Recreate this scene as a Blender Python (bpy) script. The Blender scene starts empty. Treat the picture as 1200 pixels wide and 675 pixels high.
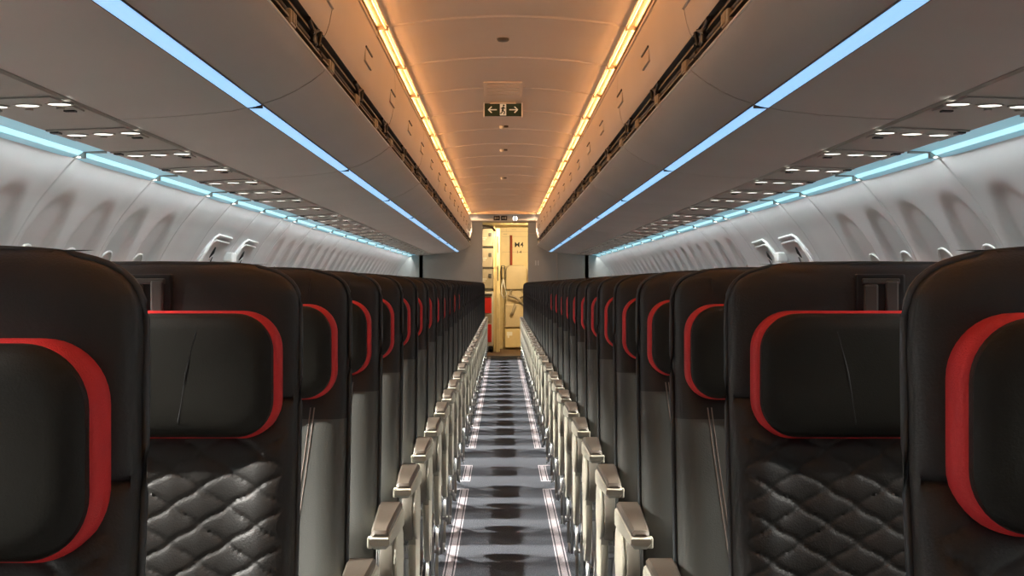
import bpy, bmesh, math, random
from mathutils import Vector
random.seed(7)
PI = math.pi
scene = bpy.context.scene
COL = scene.collection

# ------------------------------------------------------------------ materials
def mat(name, color, rough=0.5, metal=0.0, emit=None, estr=0.0, bump=0.0, bscale=200.0, var=0.0, vscale=6.0, coat=0.0, spec=0.5):
    m = bpy.data.materials.new(name); m.use_nodes = True
    nt = m.node_tree; b = nt.nodes['Principled BSDF']
    b.inputs['Base Color'].default_value = (*color, 1)
    b.inputs['Roughness'].default_value = rough
    b.inputs['Metallic'].default_value = metal
    b.inputs['Specular IOR Level'].default_value = spec
    if coat: b.inputs['Coat Weight'].default_value = coat; b.inputs['Coat Roughness'].default_value = 0.25
    if emit:
        b.inputs['Emission Color'].default_value = (*emit, 1)
        b.inputs['Emission Strength'].default_value = estr
    tc = nt.nodes.new('ShaderNodeTexCoord')
    if var:
        n = nt.nodes.new('ShaderNodeTexNoise'); n.inputs['Scale'].default_value = vscale; n.inputs['Detail'].default_value = 4
        nt.links.new(tc.outputs['Object'], n.inputs['Vector'])
        r = nt.nodes.new('ShaderNodeValToRGB')
        r.color_ramp.elements[0].position = 0.3; r.color_ramp.elements[1].position = 0.7
        r.color_ramp.elements[0].color = (*[c*(1-var) for c in color], 1)
        r.color_ramp.elements[1].color = (*[min(1, c*(1+var)) for c in color], 1)
        nt.links.new(n.outputs['Fac'], r.inputs['Fac']); nt.links.new(r.outputs['Color'], b.inputs['Base Color'])
    if bump:
        n2 = nt.nodes.new('ShaderNodeTexNoise'); n2.inputs['Scale'].default_value = bscale; n2.inputs['Detail'].default_value = 3
        nt.links.new(tc.outputs['Object'], n2.inputs['Vector'])
        bp = nt.nodes.new('ShaderNodeBump'); bp.inputs['Strength'].default_value = bump; bp.inputs['Distance'].default_value = 0.002
        nt.links.new(n2.outputs['Fac'], bp.inputs['Height']); nt.links.new(bp.outputs['Normal'], b.inputs['Normal'])
    return m

M = {}
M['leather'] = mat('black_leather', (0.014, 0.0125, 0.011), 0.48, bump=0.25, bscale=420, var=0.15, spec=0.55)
M['leather_smooth'] = mat('charcoal_leather', (0.075, 0.077, 0.070), 0.40, bump=0.2, bscale=420, var=0.1, spec=0.6)
M['head'] = mat('headrest_leather', (0.010, 0.0095, 0.007), 0.50, bump=0.2, bscale=500, var=0.1, spec=0.32)
M['piping'] = mat('navy_piping', (0.045, 0.052, 0.058), 0.5)
M['red'] = mat('red_trim', (0.72, 0.030, 0.032), 0.55, bump=0.4, bscale=600, var=0.08)
M['stitch'] = mat('stitching', (0.30, 0.25, 0.22), 0.7)
M['dark'] = mat('dark_plastic', (0.012, 0.012, 0.013), 0.45, var=0.1)
M['dark2'] = mat('dark_grey_plastic', (0.055, 0.052, 0.048), 0.5, var=0.1)
M['cream'] = mat('cream_plastic', (0.52, 0.49, 0.40), 0.42, var=0.04, bump=0.1, bscale=300)
M['taupe'] = mat('taupe_armrest_pad', (0.125, 0.105, 0.083), 0.42, var=0.06, bump=0.2, bscale=400)
M['cover_shaded'] = mat('shaded_cover_plastic', (0.27, 0.24, 0.195), 0.45, var=0.05)  # armrest cover colour with the shade of its front-facing side mixed in
M['metal'] = mat('brushed_metal', (0.42, 0.42, 0.41), 0.32, metal=0.9, var=0.1)
M['bin'] = mat('bin_taupe', (0.54, 0.50, 0.46), 0.5, var=0.03, vscale=2, bump=0.05)
M['binface'] = mat('bin_face', (0.62, 0.56, 0.50), 0.55, var=0.03, vscale=2)
M['ceil'] = mat('ceiling_panel', (0.62, 0.55, 0.48), 0.55, var=0.03, vscale=1.5)
M['psu'] = mat('service_panel', (0.40, 0.37, 0.33), 0.5, var=0.04, vscale=5)
M['wall'] = mat('sidewall_panel', (0.66, 0.66, 0.66), 0.4, var=0.02, vscale=3)
M['white'] = mat('white_plastic', (0.82, 0.82, 0.80), 0.35, var=0.02)
M['shade'] = mat('window_shade', (0.60, 0.60, 0.58), 0.5, var=0.03)
M['black'] = mat('black', (0.006, 0.006, 0.006), 0.5, var=0.1)
M['bulk'] = mat('bulkhead_grey', (0.52, 0.51, 0.48), 0.55, var=0.05, vscale=3)
M['galley'] = mat('galley_cream', (0.70, 0.58, 0.33), 0.45, var=0.04, vscale=8)
M['galley_box'] = mat('galley_box_grey', (0.30, 0.26, 0.20), 0.4, var=0.08, vscale=12)
M['beige'] = mat('jumpseat_beige', (0.50, 0.42, 0.28), 0.55, var=0.06)
M['cartred'] = mat('cart_red', (0.55, 0.02, 0.015), 0.4, var=0.05)
M['sash'] = mat('sash_red', (0.30, 0.05, 0.02), 0.6, var=0.05)
M['green'] = mat('sign_green', (0.006, 0.028, 0.010), 0.6, var=0.05)
M['brown'] = mat('threshold_brown', (0.07, 0.035, 0.02), 0.6, var=0.2)
M['letter'] = mat('lettering_black', (0.02, 0.02, 0.02), 0.6)
M['signwhite'] = mat('sign_white', (0.75, 0.78, 0.72), 0.5, emit=(0.9, 1, 0.9), estr=0.12)
M['blue_em'] = mat('blue_light', (0.5, 0.6, 0.7), 0.4, emit=(0.30, 0.62, 1.0), estr=1.0)
M['cyan_em'] = mat('cyan_diffuser', (0.5, 0.6, 0.65), 0.4, emit=(0.20, 0.50, 0.62), estr=0.55)
M['cyan_led'] = mat('cyan_led', (0.8, 0.9, 0.95), 0.4, emit=(0.35, 0.80, 0.95), estr=1.25)
M['amber_led'] = mat('amber_led', (0.9, 0.7, 0.4), 0.4, emit=(1.0, 0.60, 0.22), estr=1.0)
M['amber_dif'] = mat('amber_diffuser', (0.10, 0.068, 0.034), 0.4, emit=(1.0, 0.48, 0.15), estr=0.06)
M['lamp'] = mat('reading_lamp', (0.9, 0.9, 0.85), 0.3, emit=(1.0, 0.97, 0.90), estr=2.4)

# carpet
def carpet(name, base, hi):
    m = bpy.data.materials.new(name); m.use_nodes = True
    nt = m.node_tree; b = nt.nodes['Principled BSDF']; b.inputs['Roughness'].default_value = 0.95
    b.inputs['Specular IOR Level'].default_value = 0.1
    tc = nt.nodes.new('ShaderNodeTexCoord'); mp = nt.nodes.new('ShaderNodeMapping')
    mp.inputs['Scale'].default_value = (260, 60, 1)
    nt.links.new(tc.outputs['Object'], mp.inputs['Vector'])
    n = nt.nodes.new('ShaderNodeTexNoise'); n.inputs['Scale'].default_value = 1.0; n.inputs['Detail'].default_value = 3
    nt.links.new(mp.outputs['Vector'], n.inputs['Vector'])
    r = nt.nodes.new('ShaderNodeValToRGB')
    r.color_ramp.elements[0].position = 0.38; r.color_ramp.elements[0].color = (*base, 1)
    r.color_ramp.elements[1].position = 0.66; r.color_ramp.elements[1].color = (*hi, 1)
    nt.links.new(n.outputs['Fac'], r.inputs['Fac']); nt.links.new(r.outputs['Color'], b.inputs['Base Color'])
    bp = nt.nodes.new('ShaderNodeBump'); bp.inputs['Strength'].default_value = 0.6; bp.inputs['Distance'].default_value = 0.004
    nt.links.new(n.outputs['Fac'], bp.inputs['Height']); nt.links.new(bp.outputs['Normal'], b.inputs['Normal'])
    return m
M['carpet'] = carpet('aisle_carpet', (0.030, 0.034, 0.043), (0.105, 0.112, 0.128))
M['stripe_w'] = carpet('carpet_stripe_white', (0.34, 0.31, 0.33), (0.50, 0.47, 0.49))
M['stripe_p'] = carpet('carpet_stripe_pale', (0.26, 0.235, 0.25), (0.44, 0.40, 0.42))
M['stripe_d'] = carpet('carpet_stripe_dark', (0.03, 0.03, 0.04), (0.07, 0.07, 0.08))

# ------------------------------------------------------------------ helpers
def mk(name, verts, faces, material, parent=None, smooth=False, mats=None, mi=None, loc=None):
    me = bpy.data.meshes.new(name)
    me.from_pydata([tuple(v) for v in verts], [], faces)
    for m in (mats or [material]): me.materials.append(m)
    if mi: me.polygons.foreach_set('material_index', mi)
    bm = bmesh.new(); bm.from_mesh(me); bmesh.ops.recalc_face_normals(bm, faces=bm.faces); bm.to_mesh(me); bm.free()
    if smooth: me.polygons.foreach_set('use_smooth', [True]*len(me.polygons))
    me.update()
    o = bpy.data.objects.new(name, me); COL.objects.link(o)
    if parent: o.parent = parent
    if loc: o.location = loc
    return o

class G:
    """collects simple shapes that belong to one mesh"""
    def __init__(s): s.v = []; s.f = []; s.m = []
    def add(s, v, f, m=0):
        k = len(s.v); s.v += [tuple(p) for p in v]; s.f += [tuple(i+k for i in q) for q in f]; s.m += [m]*len(f)
        return s
    def box(s, x0, x1, y0, y1, z0, z1, m=0, b=0.0):
        if x1 < x0: x0, x1 = x1, x0
        if b <= 0:
            v = [(x, y, z) for x in (x0, x1) for y in (y0, y1) for z in (z0, z1)]
            return s.add(v, [(0,1,3,2),(4,6,7,5),(0,4,5,1),(2,3,7,6),(0,2,6,4),(1,5,7,3)], m)
        bm = bmesh.new(); bmesh.ops.create_cube(bm, size=1)
        for w in bm.verts:
            w.co = Vector(((x0+x1)/2+w.co.x*(x1-x0), (y0+y1)/2+w.co.y*(y1-y0), (z0+z1)/2+w.co.z*(z1-z0)))
        bmesh.ops.bevel(bm, geom=bm.edges[:], offset=b, segments=2, affect='EDGES', profile=0.5)
        bm.verts.index_update()
        s.add([w.co[:] for w in bm.verts], [tuple(q.index for q in f.verts) for f in bm.faces], m); bm.free()
        return s
    def prism(s, prof, axis, a, b, m=0):
        """prof = 2D points; axis 'x': prof=(y,z); 'y': prof=(x,z); 'z': prof=(x,y)"""
        def P(p, t): return (t, p[0], p[1]) if axis == 'x' else ((p[0], t, p[1]) if axis == 'y' else (p[0], p[1], t))
        n = len(prof)
        v = [P(p, a) for p in prof]+[P(p, b) for p in prof]
        return s.add(v, [tuple(range(n)), tuple(range(2*n-1, n-1, -1))]+[(i, (i+1) % n, n+(i+1) % n, n+i) for i in range(n)], m)
    def tube(s, pts, r, n=8, m=0, cap=True):
        pts = [Vector(p) for p in pts]; k = len(pts); v = []; f = []
        for i, p in enumerate(pts):
            t = (pts[min(i+1, k-1)]-pts[max(i-1, 0)]).normalized()
            u = t.cross(Vector((0, 0, 1)))
            if u.length < .1: u = t.cross(Vector((0, 1, 0)))
            u.normalize(); w = t.cross(u)
            rr = r[i] if isinstance(r, (list, tuple)) else r
            v += [p+u*rr*math.cos(2*PI*j/n)+w*rr*math.sin(2*PI*j/n) for j in range(n)]
        for i in range(k-1):
            f += [(i*n+j, i*n+(j+1) % n, (i+1)*n+(j+1) % n, (i+1)*n+j) for j in range(n)]
        if cap: f += [tuple(range(n)), tuple(range(k*n-1, (k-1)*n-1, -1))]
        return s.add(v, f, m)
    def rings(s, rings, m=0, cap0=True, cap1=True):
        n = len(rings[0]); v = [p for r in rings for p in r]; f = []
        for i in range(len(rings)-1):
            f += [(i*n+j, i*n+(j+1) % n, (i+1)*n+(j+1) % n, (i+1)*n+j) for j in range(n)]
        if cap0: f.append(tuple(range(n)))
        if cap1: f.append(tuple(range(len(rings)*n-1, (len(rings)-1)*n-1, -1)))
        return s.add(v, f, m)
    def strip(s, prof, y0, y1, m=0):
        """open sheet: (x,z) profile swept along y"""
        n = len(prof); v = [(x, y0, z) for x, z in prof]+[(x, y1, z) for x, z in prof]
        return s.add(v, [(i, i+1, n+i+1, n+i) for i in range(n-1)], m)
    def disc(s, c, r, n=20, axis='z', m=0, h=0.0):
        def P(a): 
            x, y = r*math.cos(a), r*math.sin(a)
            return (c[0]+x, c[1]+y, c[2]) if axis == 'z' else (c[0]+x, c[1], c[2]+y)
        return s.add([P(2*PI*i/n) for i in range(n)], [tuple(range(n))], m)
    def build(s, name, mats, parent=None, smooth=False, loc=None):
        if not isinstance(mats, (list, tuple)): mats = [mats]
        return mk(name, s.v, s.f, None, parent, smooth, mats, s.m, loc)

def autosmooth(o, ang=40):
    me = o.data
    me.polygons.foreach_set('use_smooth', [True]*len(me.polygons))
    bm = bmesh.new(); bm.from_mesh(me)
    for e in bm.edges:
        if len(e.link_faces) == 2 and e.calc_face_angle(0) > math.radians(ang): e.smooth = False
    bm.to_mesh(me); bm.free()
    return o

def empty(name, loc, label, cat, group=None, kind=None):
    o = bpy.data.objects.new(name, None); COL.objects.link(o); o.location = loc; o.empty_display_size = 0.1
    tag(o, label, cat, group, kind); return o
def tag(o, label=None, cat=None, group=None, kind=None):
    if label: o['label'] = label
    if cat: o['category'] = cat
    if group: o['group'] = group
    if kind: o['kind'] = kind
    return o
def copy_tree(o, parent=None):
    c = o.copy(); COL.objects.link(c); c.parent = parent
    for ch in list(KIDS.get(o.name, [])):
        d = copy_tree(ch, c)
    return c
KIDS = {}
def index_kids():
    KIDS.clear()
    for o in COL.objects:
        if o.parent: KIDS.setdefault(o.parent.name, []).append(o)
ORD = ['first','second','third','fourth','fifth','sixth','seventh','eighth','ninth','tenth','eleventh','twelfth','thirteenth','fourteenth','fifteenth','sixteenth','seventeenth','eighteenth','nineteenth','twentieth']
ORD += ['twenty-'+w for w in ORD[:9]]+['thirtieth']+['thirty-'+w for w in ORD[:9]]
SIDE = {-1: 'left', 1: 'right'}

CAMX, EYE = -0.0145, 1.15
Y0, YB = -2.5, 25.2           # cabin start (behind the camera), aft bulkhead
# ------------------------------------------------------------------ camera
cam = bpy.data.objects.new('camera', bpy.data.cameras.new('camera')); COL.objects.link(cam)
cam.location = (CAMX, 0, EYE); cam.rotation_euler = (PI/2, 0, 0)
cam.data.sensor_width = 36; cam.data.lens = 55.2
cam.data.shift_x = 10.5/1200; cam.data.shift_y = -4.5/1200
cam.data.clip_start = 0.05; cam.data.clip_end = 100
scene.camera = cam

# ------------------------------------------------------------------ rows
ROWS = [1.24, 2.16, 2.88, 3.62]+[4.38+0.77*k for k in range(7)]   # up to 9.0
ROWS += [9.95]+[10.95+0.77*k for k in range(18)]
ROWS = [r for r in ROWS if r < 24.6]

# ------------------------------------------------------------------ floor
def build_floor():
    xs = sorted(set([-1.75, 1.75]+[s*v for s in (-1, 1) for v in (.207, .2125, .2185, .2245, .2365, .2425, .2485, .254, .33)]))
    ys = sorted(set([Y0, 8.80, 8.83, 9.16, 9.19, 9.95, 9.98, 11.0, 11.03, 24.9, YB]))
    def mi(x, y):
        a = abs(x)
        on = y < 8.83 or 9.16 < y < 9.98 or 11.0 < y < 24.9
        if not on: return 0
        if y > 8.80 and y < 8.83 or 9.16 < y < 9.19 or 9.95 < y < 9.98 or 11.0 < y < 11.03:
            if .207 < a < .33: return 1
        if .207 < a < .2125 or .2485 < a < .254: return 1
        if .2125 < a < .2185 or .2425 < a < .2485: return 3
        if .2185 < a < .2425: return 2
        return 0
    g = G(); n = len(xs)
    g.v = [(x, y, 0) for y in ys for x in xs]
    for j in range(len(ys)-1):
        for i in range(n-1):
            g.f.append((j*n+i, j*n+i+1, (j+1)*n+i+1, (j+1)*n+i)); g.m.append(mi((xs[i]+xs[i+1])/2, (ys[j]+ys[j+1])/2))
    return tag(g.build('floor', [M['carpet'], M['stripe_w'], M['stripe_p'], M['stripe_d']]), kind='structure')
build_floor()

# ------------------------------------------------------------------ side walls
WALLP = [(1.52,1.59),(1.545,1.565),(1.60,1.50),(1.645,1.445),(1.685,1.385),(1.735,1.30),(1.765,1.235),(1.79,1.15),(1.81,1.05),(1.825,.92),(1.83,.80),(1.82,.6),(1.79,.4),(1.74,.2),(1.66,0)]
def wall_x(z):
    p = WALLP
    if z >= p[0][1]: return p[0][0]
    for (xa, za), (xb, zb) in zip(p, p[1:]):
        if zb <= z <= za: return xa+(xb-xa)*(za-z)/(za-zb)
    return p[-1][0]
WIN = [5.19-.6*k for k in range(1, 13) if 5.19-.6*k > Y0+.3]+[5.19+.6*k for k in range(5)]+[11.45+.585*k for k in range(23)]
WIN = sorted(w for w in WIN if w < YB-.4)
SEAM = [4.29-1.2*k for k in range(6)]+[5.49, 6.69, 7.89, 8.65, 9.66, 10.65]+[11.16+1.17*k for k in range(13)]
SEAM = sorted(s for s in SEAM if Y0 < s < YB)
def sm(t): t = max(0, min(1, t)); return t*t*(3-2*t)
def wall_disp(y, z):
    d = 0
    for w in WIN:
        dy = abs(y-w)
        if dy < .29:
            zc, az = 1.10, .40
            q = ((dy/.235)**2.4+(abs(z-zc)/az)**2.4)**(1/2.4)
            d = max(d, sm((1.0-q)/.12)*(.006+.13*max(0, min(.32, 1.50-z))))
    for s in SEAM:
        e = (y-s)/.006
        if abs(e) < 4: d += .006*math.exp(-e*e)
        e2 = (y-s)/.09
        d -= .010*math.exp(-e2*e2)
    return d
def build_wall(s):
    ys = [Y0+.03*i for i in range(int((YB-Y0)/.03)+1)]+[YB]
    for q in SEAM: ys += [q-.012, q-.006, q, q+.006, q+.012]
    ys = sorted(set(round(y, 4) for y in ys if Y0 <= y <= YB))
    zs = [1.59-.0165*i for i in range(41)]+[.85, .75, .6, .4, .2, 0]
    v = []; f = []
    for y in ys:
        for z in zs: v.append((s*(wall_x(z)+wall_disp(y, z)), y, z))
    n = len(zs)
    for j in range(len(ys)-1):
        for i in range(n-1): f.append((j*n+i, j*n+i+1, (j+1)*n+i+1, (j+1)*n+i))
    return tag(mk('wall_'+SIDE[s], v, f, M['wall'], smooth=True), kind='structure')
for s in (-1, 1): build_wall(s)

# windows
def wall_slope(z):   # dx/dz
    return (wall_x(z+.02)-wall_x(z-.02))/.04
nwin = 0
def se_outline(hw, hh, n=28, e=2.6):
    out = []
    for i in range(n):
        a = 2*PI*i/n; c, q = math.cos(a), math.sin(a)
        out.append((hw*math.copysign(abs(c)**(2/e), c), hh*math.copysign(abs(q)**(2/e), q)))
    return out
wproto = {}
for s in (-1, 1):
    zc = 1.09
    def P(y, z, off): return (s*(wall_x(zc+z)+wall_disp(WIN[-3]+y*.98, zc+z)+off+.006), y, zc+z)
    g = G(); pts = [P(y, z, -.008) for y, z in se_outline(.135, .205, 36)]
    g.tube(pts+[pts[0], pts[1]], .0055, 8, cap=False)
    gp = G(); o1 = [P(y, z, .0) for y, z in se_outline(.13, .20, 36)]; gp.add(o1, [tuple(range(36))])
    wproto[s] = (g, gp)
for s in (-1, 1):
    first = None
    for w in WIN:
        if w < 3.0: continue
        nwin += 1
        if first is None:
            root = bpy.data.objects.new('window_1', None); COL.objects.link(root)
            fr = wproto[s][0].build('window_frame', M['white'], root, True); pn = wproto[s][1].build('window_shade', M['shade'], root)
            first = (root, fr, pn)
        else:
            root = first[0].copy(); COL.objects.link(root)
            for c in first[1:]: q = c.copy(); COL.objects.link(q); q.parent = root
        root.name = 'window_%d' % nwin; root.location = (0, w, 0); root['kind'] = 'structure'

# ------------------------------------------------------------------ overwing exits
def wall_pt(s, y, z, off=0.0): return (s*(wall_x(z)-off), y, z)
nd = 0
for s in (-1, 1):
    for k, (ya, yb) in enumerate(((8.78, 9.52), (9.80, 10.52))):
        nd += 1
        root = bpy.data.objects.new('door_%d' % nd, None); COL.objects.link(root); root['kind'] = 'structure'
        # panel curved sheet standing 12 mm proud of the wall
        g = G(); zs = [1.42-.04*i for i in range(30)]
        ya2 = ya+.10
        def edge(z): return ya+.06+.10*sm((z-1.30)/.14)
        v = []
        for z in zs:
            for y, off in ((edge(z), .0), (edge(z)+.01, .010), (yb-.01, .010), (yb, .0)): v.append(wall_pt(s, y, z, off))
        fs = [(i*4+j, i*4+j+1, (i+1)*4+j+1, (i+1)*4+j) for i in range(len(zs)-1) for j in range(3)]
        g.add(v, fs); g.build('door_panel', M['wall'], root)
        for dz, off in ((.0, .013), (-.03, .014)):
            gt = G(); pts = [(yb-.08, 1.425+dz), (ya+.22, 1.432+dz), (ya+.16, 1.418+dz), (ya+.11-dz*.6, 1.35+dz), (ya+.08-dz*.8, 1.28+dz), (ya+.07-dz*.8, 1.18)]
            gt.tube([wall_pt(s, y, z, off) for y, z in pts], .007, 8); gt.build('door_trim', M['white'], root, True)
        gh = G(); gh.tube([wall_pt(s, ya+.34, 1.365, .011), wall_pt(s, ya+.34, 1.335, .012), wall_pt(s, ya+.34, 1.305, .011)], [.006, .012, .006], 10); gh.build('door_handle', M['black'], root, True)
        g2 = G(); g2.tube([wall_pt(s, ya+.345, 1.325, .022), wall_pt(s, ya+.335, 1.29, .018)], .004, 8); g2.build('handle_rim', M['white'], root, True)
        g3 = G(); g3.tube([wall_pt(s, ya+.42, 1.31, .011), wall_pt(s, ya+.44, 1.245, .011)], .004, 6); g3.build('slot', M['dark2'], root)
        g4 = G(); p = wall_pt(s, ya+.43, 1.225, .011); g4.box(p[0]-.004, p[0]+.004, p[1]-.045, p[1]+.045, p[2]-.012, p[2]+.012); g4.build('catch', M['black'], root)
    # lamp box and sign between the two exits
    root = empty('exit_marker', (0, 9.66, 0), 'dark green exit marker between the two overwing exits of the %s wall' % SIDE[s], 'sign', 'exit markers between the overwing exits')
    g = G(); p = wall_pt(s, 0, 1.315, .03); g.box(p[0]-.03, p[0]+.03, -.07, .07, 1.285, 1.345, 0, .008); g.build('lamp_box', M['white'], root)
    g = G(); v = [wall_pt(s, -.05, 1.275, .02), wall_pt(s, .05, 1.275, .02), wall_pt(s, .05, 1.06, .03), wall_pt(s, -.05, 1.06, .03)]
    v += [(a+s*.015, b, c) for a, b, c in v]
    g.add(v, [(0,1,2,3),(4,5,6,7),(0,1,5,4),(1,2,6,5),(2,3,7,6),(3,0,4,7)]); g.build('sign_plate', M['green'], root)
    for y, z in ((0, 1.24), (0, 1.17), (0, 1.11)):
        g = G(); a = wall_pt(s, -.02, z+.015, .0225+.0025); b = wall_pt(s, .02, z-.012, .0225+.0035); g.tube([a, b], .003, 6); g.build('symbol', M['signwhite'], root)
    g = G(); v = [wall_pt(s, y, z, o) for o in (.006, .019) for (y, z) in ((-.07, 1.285), (.07, 1.285), (.07, 1.04), (-.07, 1.04))]
    g.add(v, [(0,1,2,3),(4,5,6,7),(0,1,5,4),(1,2,6,5),(2,3,7,6),(3,0,4,7)]); g.build('sign_frame', M['white'], root)

COVE, WASH = 3.3, 2.3
def lamp(name, loc, direction, L, w, e, c, spread=180):
    key = (name, round(L, 3))
    d = LAMPS.get(key)
    if d is None:
        d = bpy.data.lights.new(name, 'AREA'); d.shape = 'RECTANGLE'; d.size = w; d.size_y = L; d.energy = e; d.color = c; d.spread = math.radians(spread); LAMPS[key] = d
    o = bpy.data.objects.new(name, d); COL.objects.link(o); o.location = loc
    z = -direction.normalized(); yv = Vector((0, 1, 0)); x = yv.cross(z).normalized(); yv = z.cross(x)
    from mathutils import Matrix
    o.rotation_euler = Matrix((x, yv, z)).transposed().to_euler(); return o
LAMPS = {}
# ------------------------------------------------------------------ ceiling with ribs, cove lights
RIB0, RIBP, CEND = 6.09, 1.1, 22.2
ribs = [RIB0+RIBP*k for k in range(-8, 15)]
ribs = [r for r in ribs if Y0+.2 < r < CEND-.1]
def build_ceiling():
    xs = [-.466+.932*i/24 for i in range(25)]
    ys = [Y0]
    for r in ribs: ys += [r-.03, r-.014, r-.010, r-.002, r+.002, r+.010, r+.014, r+.03]
    ys += [CEND]
    def dz(y):
        for r in ribs:
            if abs(y-r) <= .0101: return -.003 if abs(y-r) > .003 else .002
        return 0
    v = []; f = []
    for y in ys:
        for x in xs: v.append((x, y, 2.150+.040*(1-(x/.466)**2)+dz(y)))
    n = len(xs)
    for j in range(len(ys)-1):
        for i in range(n-1): f.append((j*n+i, j*n+i+1, (j+1)*n+i+1, (j+1)*n+i))
    o = tag(mk('ceiling', v, f, M['ceil'], smooth=True), kind='structure'); autosmooth(o, 50)
    g = G()       # plain drop ceiling in front of the galley
    g.box(-1.0, 1.0, CEND, YB+.1, 2.142, 2.20, 0)
    g.build('ceiling_panel', M['ceil']).update_tag()
    tag(bpy.data.objects['ceiling_panel'], kind='structure')
build_ceiling()
segs = sorted([RIB0+RIBP*k for k in range(-8, 16)])
segs = [q for q in segs if q > Y0 and q+RIBP < CEND+.9]
for s in (-1, 1):
    n = 0
    for q in segs:
        ya, yb = q+.016, min(q+RIBP, CEND)-.012
        if yb-ya < .2: continue
        if yb < 4.5: vis = False
        n += 1
        L = yb-ya
        root = empty('cove_light', (0, ya, 0), 'amber cove light along the %s ceiling edge, %s length from the camera' % (SIDE[s], ORD[n-1]), 'light', 'amber cove lights along the %s ceiling edge' % SIDE[s])
        g = G(); g.strip([(s*.466, 2.150), (s*.480, 2.153), (s*.505, 2.143)], 0, L); g.build('diffuser', M['amber_dif'], root)
        g = G(); g.tube([(s*.469, .0, 2.142), (s*.469, L, 2.142)], .0035, 8); g.build('light_tube', M['amber_led'], root, True)
        g = G(); g.box(s*.460, s*.507, -.022, -.002, 2.134, 2.157); g.build('end_cap', M['taupe'], root)
        g = G(); g.box(s*.500, s*.514, 0, L, 2.112, 2.124); g.build('ledge', M['binface'], root)
        lamp('cove_led', (s*.493, ya+L/2, 2.128), Vector((-s*.80, 0, .60)), L, .010, COVE, (1.0, .43, .14))

# ------------------------------------------------------------------ overhead bins
BIN0, BINP = 4.55, 2.55
def bin_proto(s):
    L = BINP-.012
    root = empty('overhead_bin', (0, 0, 0), 'x', 'luggage bin')
    P = lambda l: [(s*x, z) for x, z in l]
    face = [(.512, 2.141), (.505, 2.10), (.502, 2.05), (.503, 2.0), (.509, 1.95), (.518, 1.905), (.527, 1.878), (.533, 1.868)]
    chan = [(.533, 1.868), (.552, 1.866), (.568, 1.85), (.565, 1.79), (.534, 1.778)]
    low1 = [(.534, 1.778), (.531, 1.772), (.535, 1.765), (.57, 1.738), (.62, 1.708), (.66, 1.689), (.712, 1.672)]
    low2 = [(.754, 1.662), (.80, 1.652), (.90, 1.641), (1.0, 1.634), (1.08, 1.629), (1.128, 1.628)]
    # body: faces of the bin closed with end caps
    back = [(1.128, 1.66), (1.20, 2.05), (.9, 2.16), (.512, 2.16)]
    g = G()
    g.strip(P(low2+back+face[:1]), 0, L, 0)
    full = P(face+chan[1:]+low1[1:]+low2+back)
    for y in (0, L):
        g.add([(x, y, z) for x, z in full], [tuple(range(len(full)))])
    autosmooth(g.build('bin_body', M['bin'], root), 30)
    g = G(); g.strip(P(face), 0, L); autosmooth(g.build('front_panel', M['binface'], root), 35)
    g = G(); g.strip(P(low1), 0, L); autosmooth(g.build('bin_door', M['bin'], root), 35)
    g = G(); g.strip(P(chan), 0, L)
    g.box(s*.540, s*.555, .01, L-.01, 1.842, 1.848); g.box(s*.538, s*.560, .01, L-.01, 1.803, 1.809)
    g.tube([(s*.548, .02, 1.826), (s*.548, L-.02, 1.826)], .005, 6); g.build('hinge_channel', M['dark2'], root)
    # lip line
    g = G(); g.tube([(s*.531, .0, 1.775), (s*.531, L, 1.775)], .004, 6); g.build('door_lip', M['white'], root, True)
    # blue light strip set between the two lower faces
    g = G(); g.strip(P([(.714, 1.6715), (.714, 1.668), (.732, 1.663), (.752, 1.6595), (.752, 1.6625)]), .006, L-.006); g.build('light_strip', M['blue_em'], root)
    g = G(); g.box(s*.712, s*.754, -.006, .006, 1.660, 1.671); g.tube([(s*.713, 0, 1.671), (s*.713, L, 1.671)], .0025, 6); g.tube([(s*.753, 0, 1.6615), (s*.753, L, 1.6615)], .0025, 6); g.build('light_frame', M['dark2'], root)
    # latches, struts, slots
    for y in (.20, 1.05, 1.88):
        g = G(); g.box(s*.532, s*.552, y-.05, y+.05, 1.788, 1.826, 0, .005)
        for k in (-1, 0, 1): g.box(s*.529, s*.534, y+k*.026-.006, y+k*.026+.006, 1.793, 1.822, 0, .001)
        g.build('latch', M['galley_box'], root)
    for y in (1.08, 2.30):
        g = G(); g.tube([(s*.536, y-.10, 1.862), (s*.536, y, 1.845), (s*.538, y+.08, 1.82)], .007, 8); g.tube([(s*.534, y-.03, 1.835), (s*.534, y+.12, 1.865)], .005, 6)
        g.tube([(s*.536, y+.12, 1.82), (s*.533, y+.16, 1.865)], .006, 6)
        g.box(s*.532, s*.55, y+.01, y+.05, 1.815, 1.858, 0, .004); g.build('hinge_arm', M['dark'], root, False)
    for y in (1.16, 2.41):
        g = G(); g.box(s*.4985, s*.506, y-.13, y+.13, 1.993, 2.000, 0, .002); g.build('slot', M['dark'], root)
        g = G(); g.box(s*.5022, s*.512, y-.13, y+.13, 1.945, 1.992, 0, .002); g.build('latch_cover', M['binface'], root)
    return root
protos = {s: bin_proto(s) for s in (-1, 1)}
index_kids()
for s in (-1, 1):
    for k in range(10):
        y = BIN0+BINP*(k-2)+.006
        o = protos[s] if k == 0 else copy_tree(protos[s])
        o.location = (0, y, 0)
        o['label'] = 'taupe luggage bin with blue light strip above the %s seats, %s from the camera' % (SIDE[s], ORD[k])
        o['group'] = 'overhead bins above the %s seats' % SIDE[s]
        o.name = 'overhead_bin'
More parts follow.
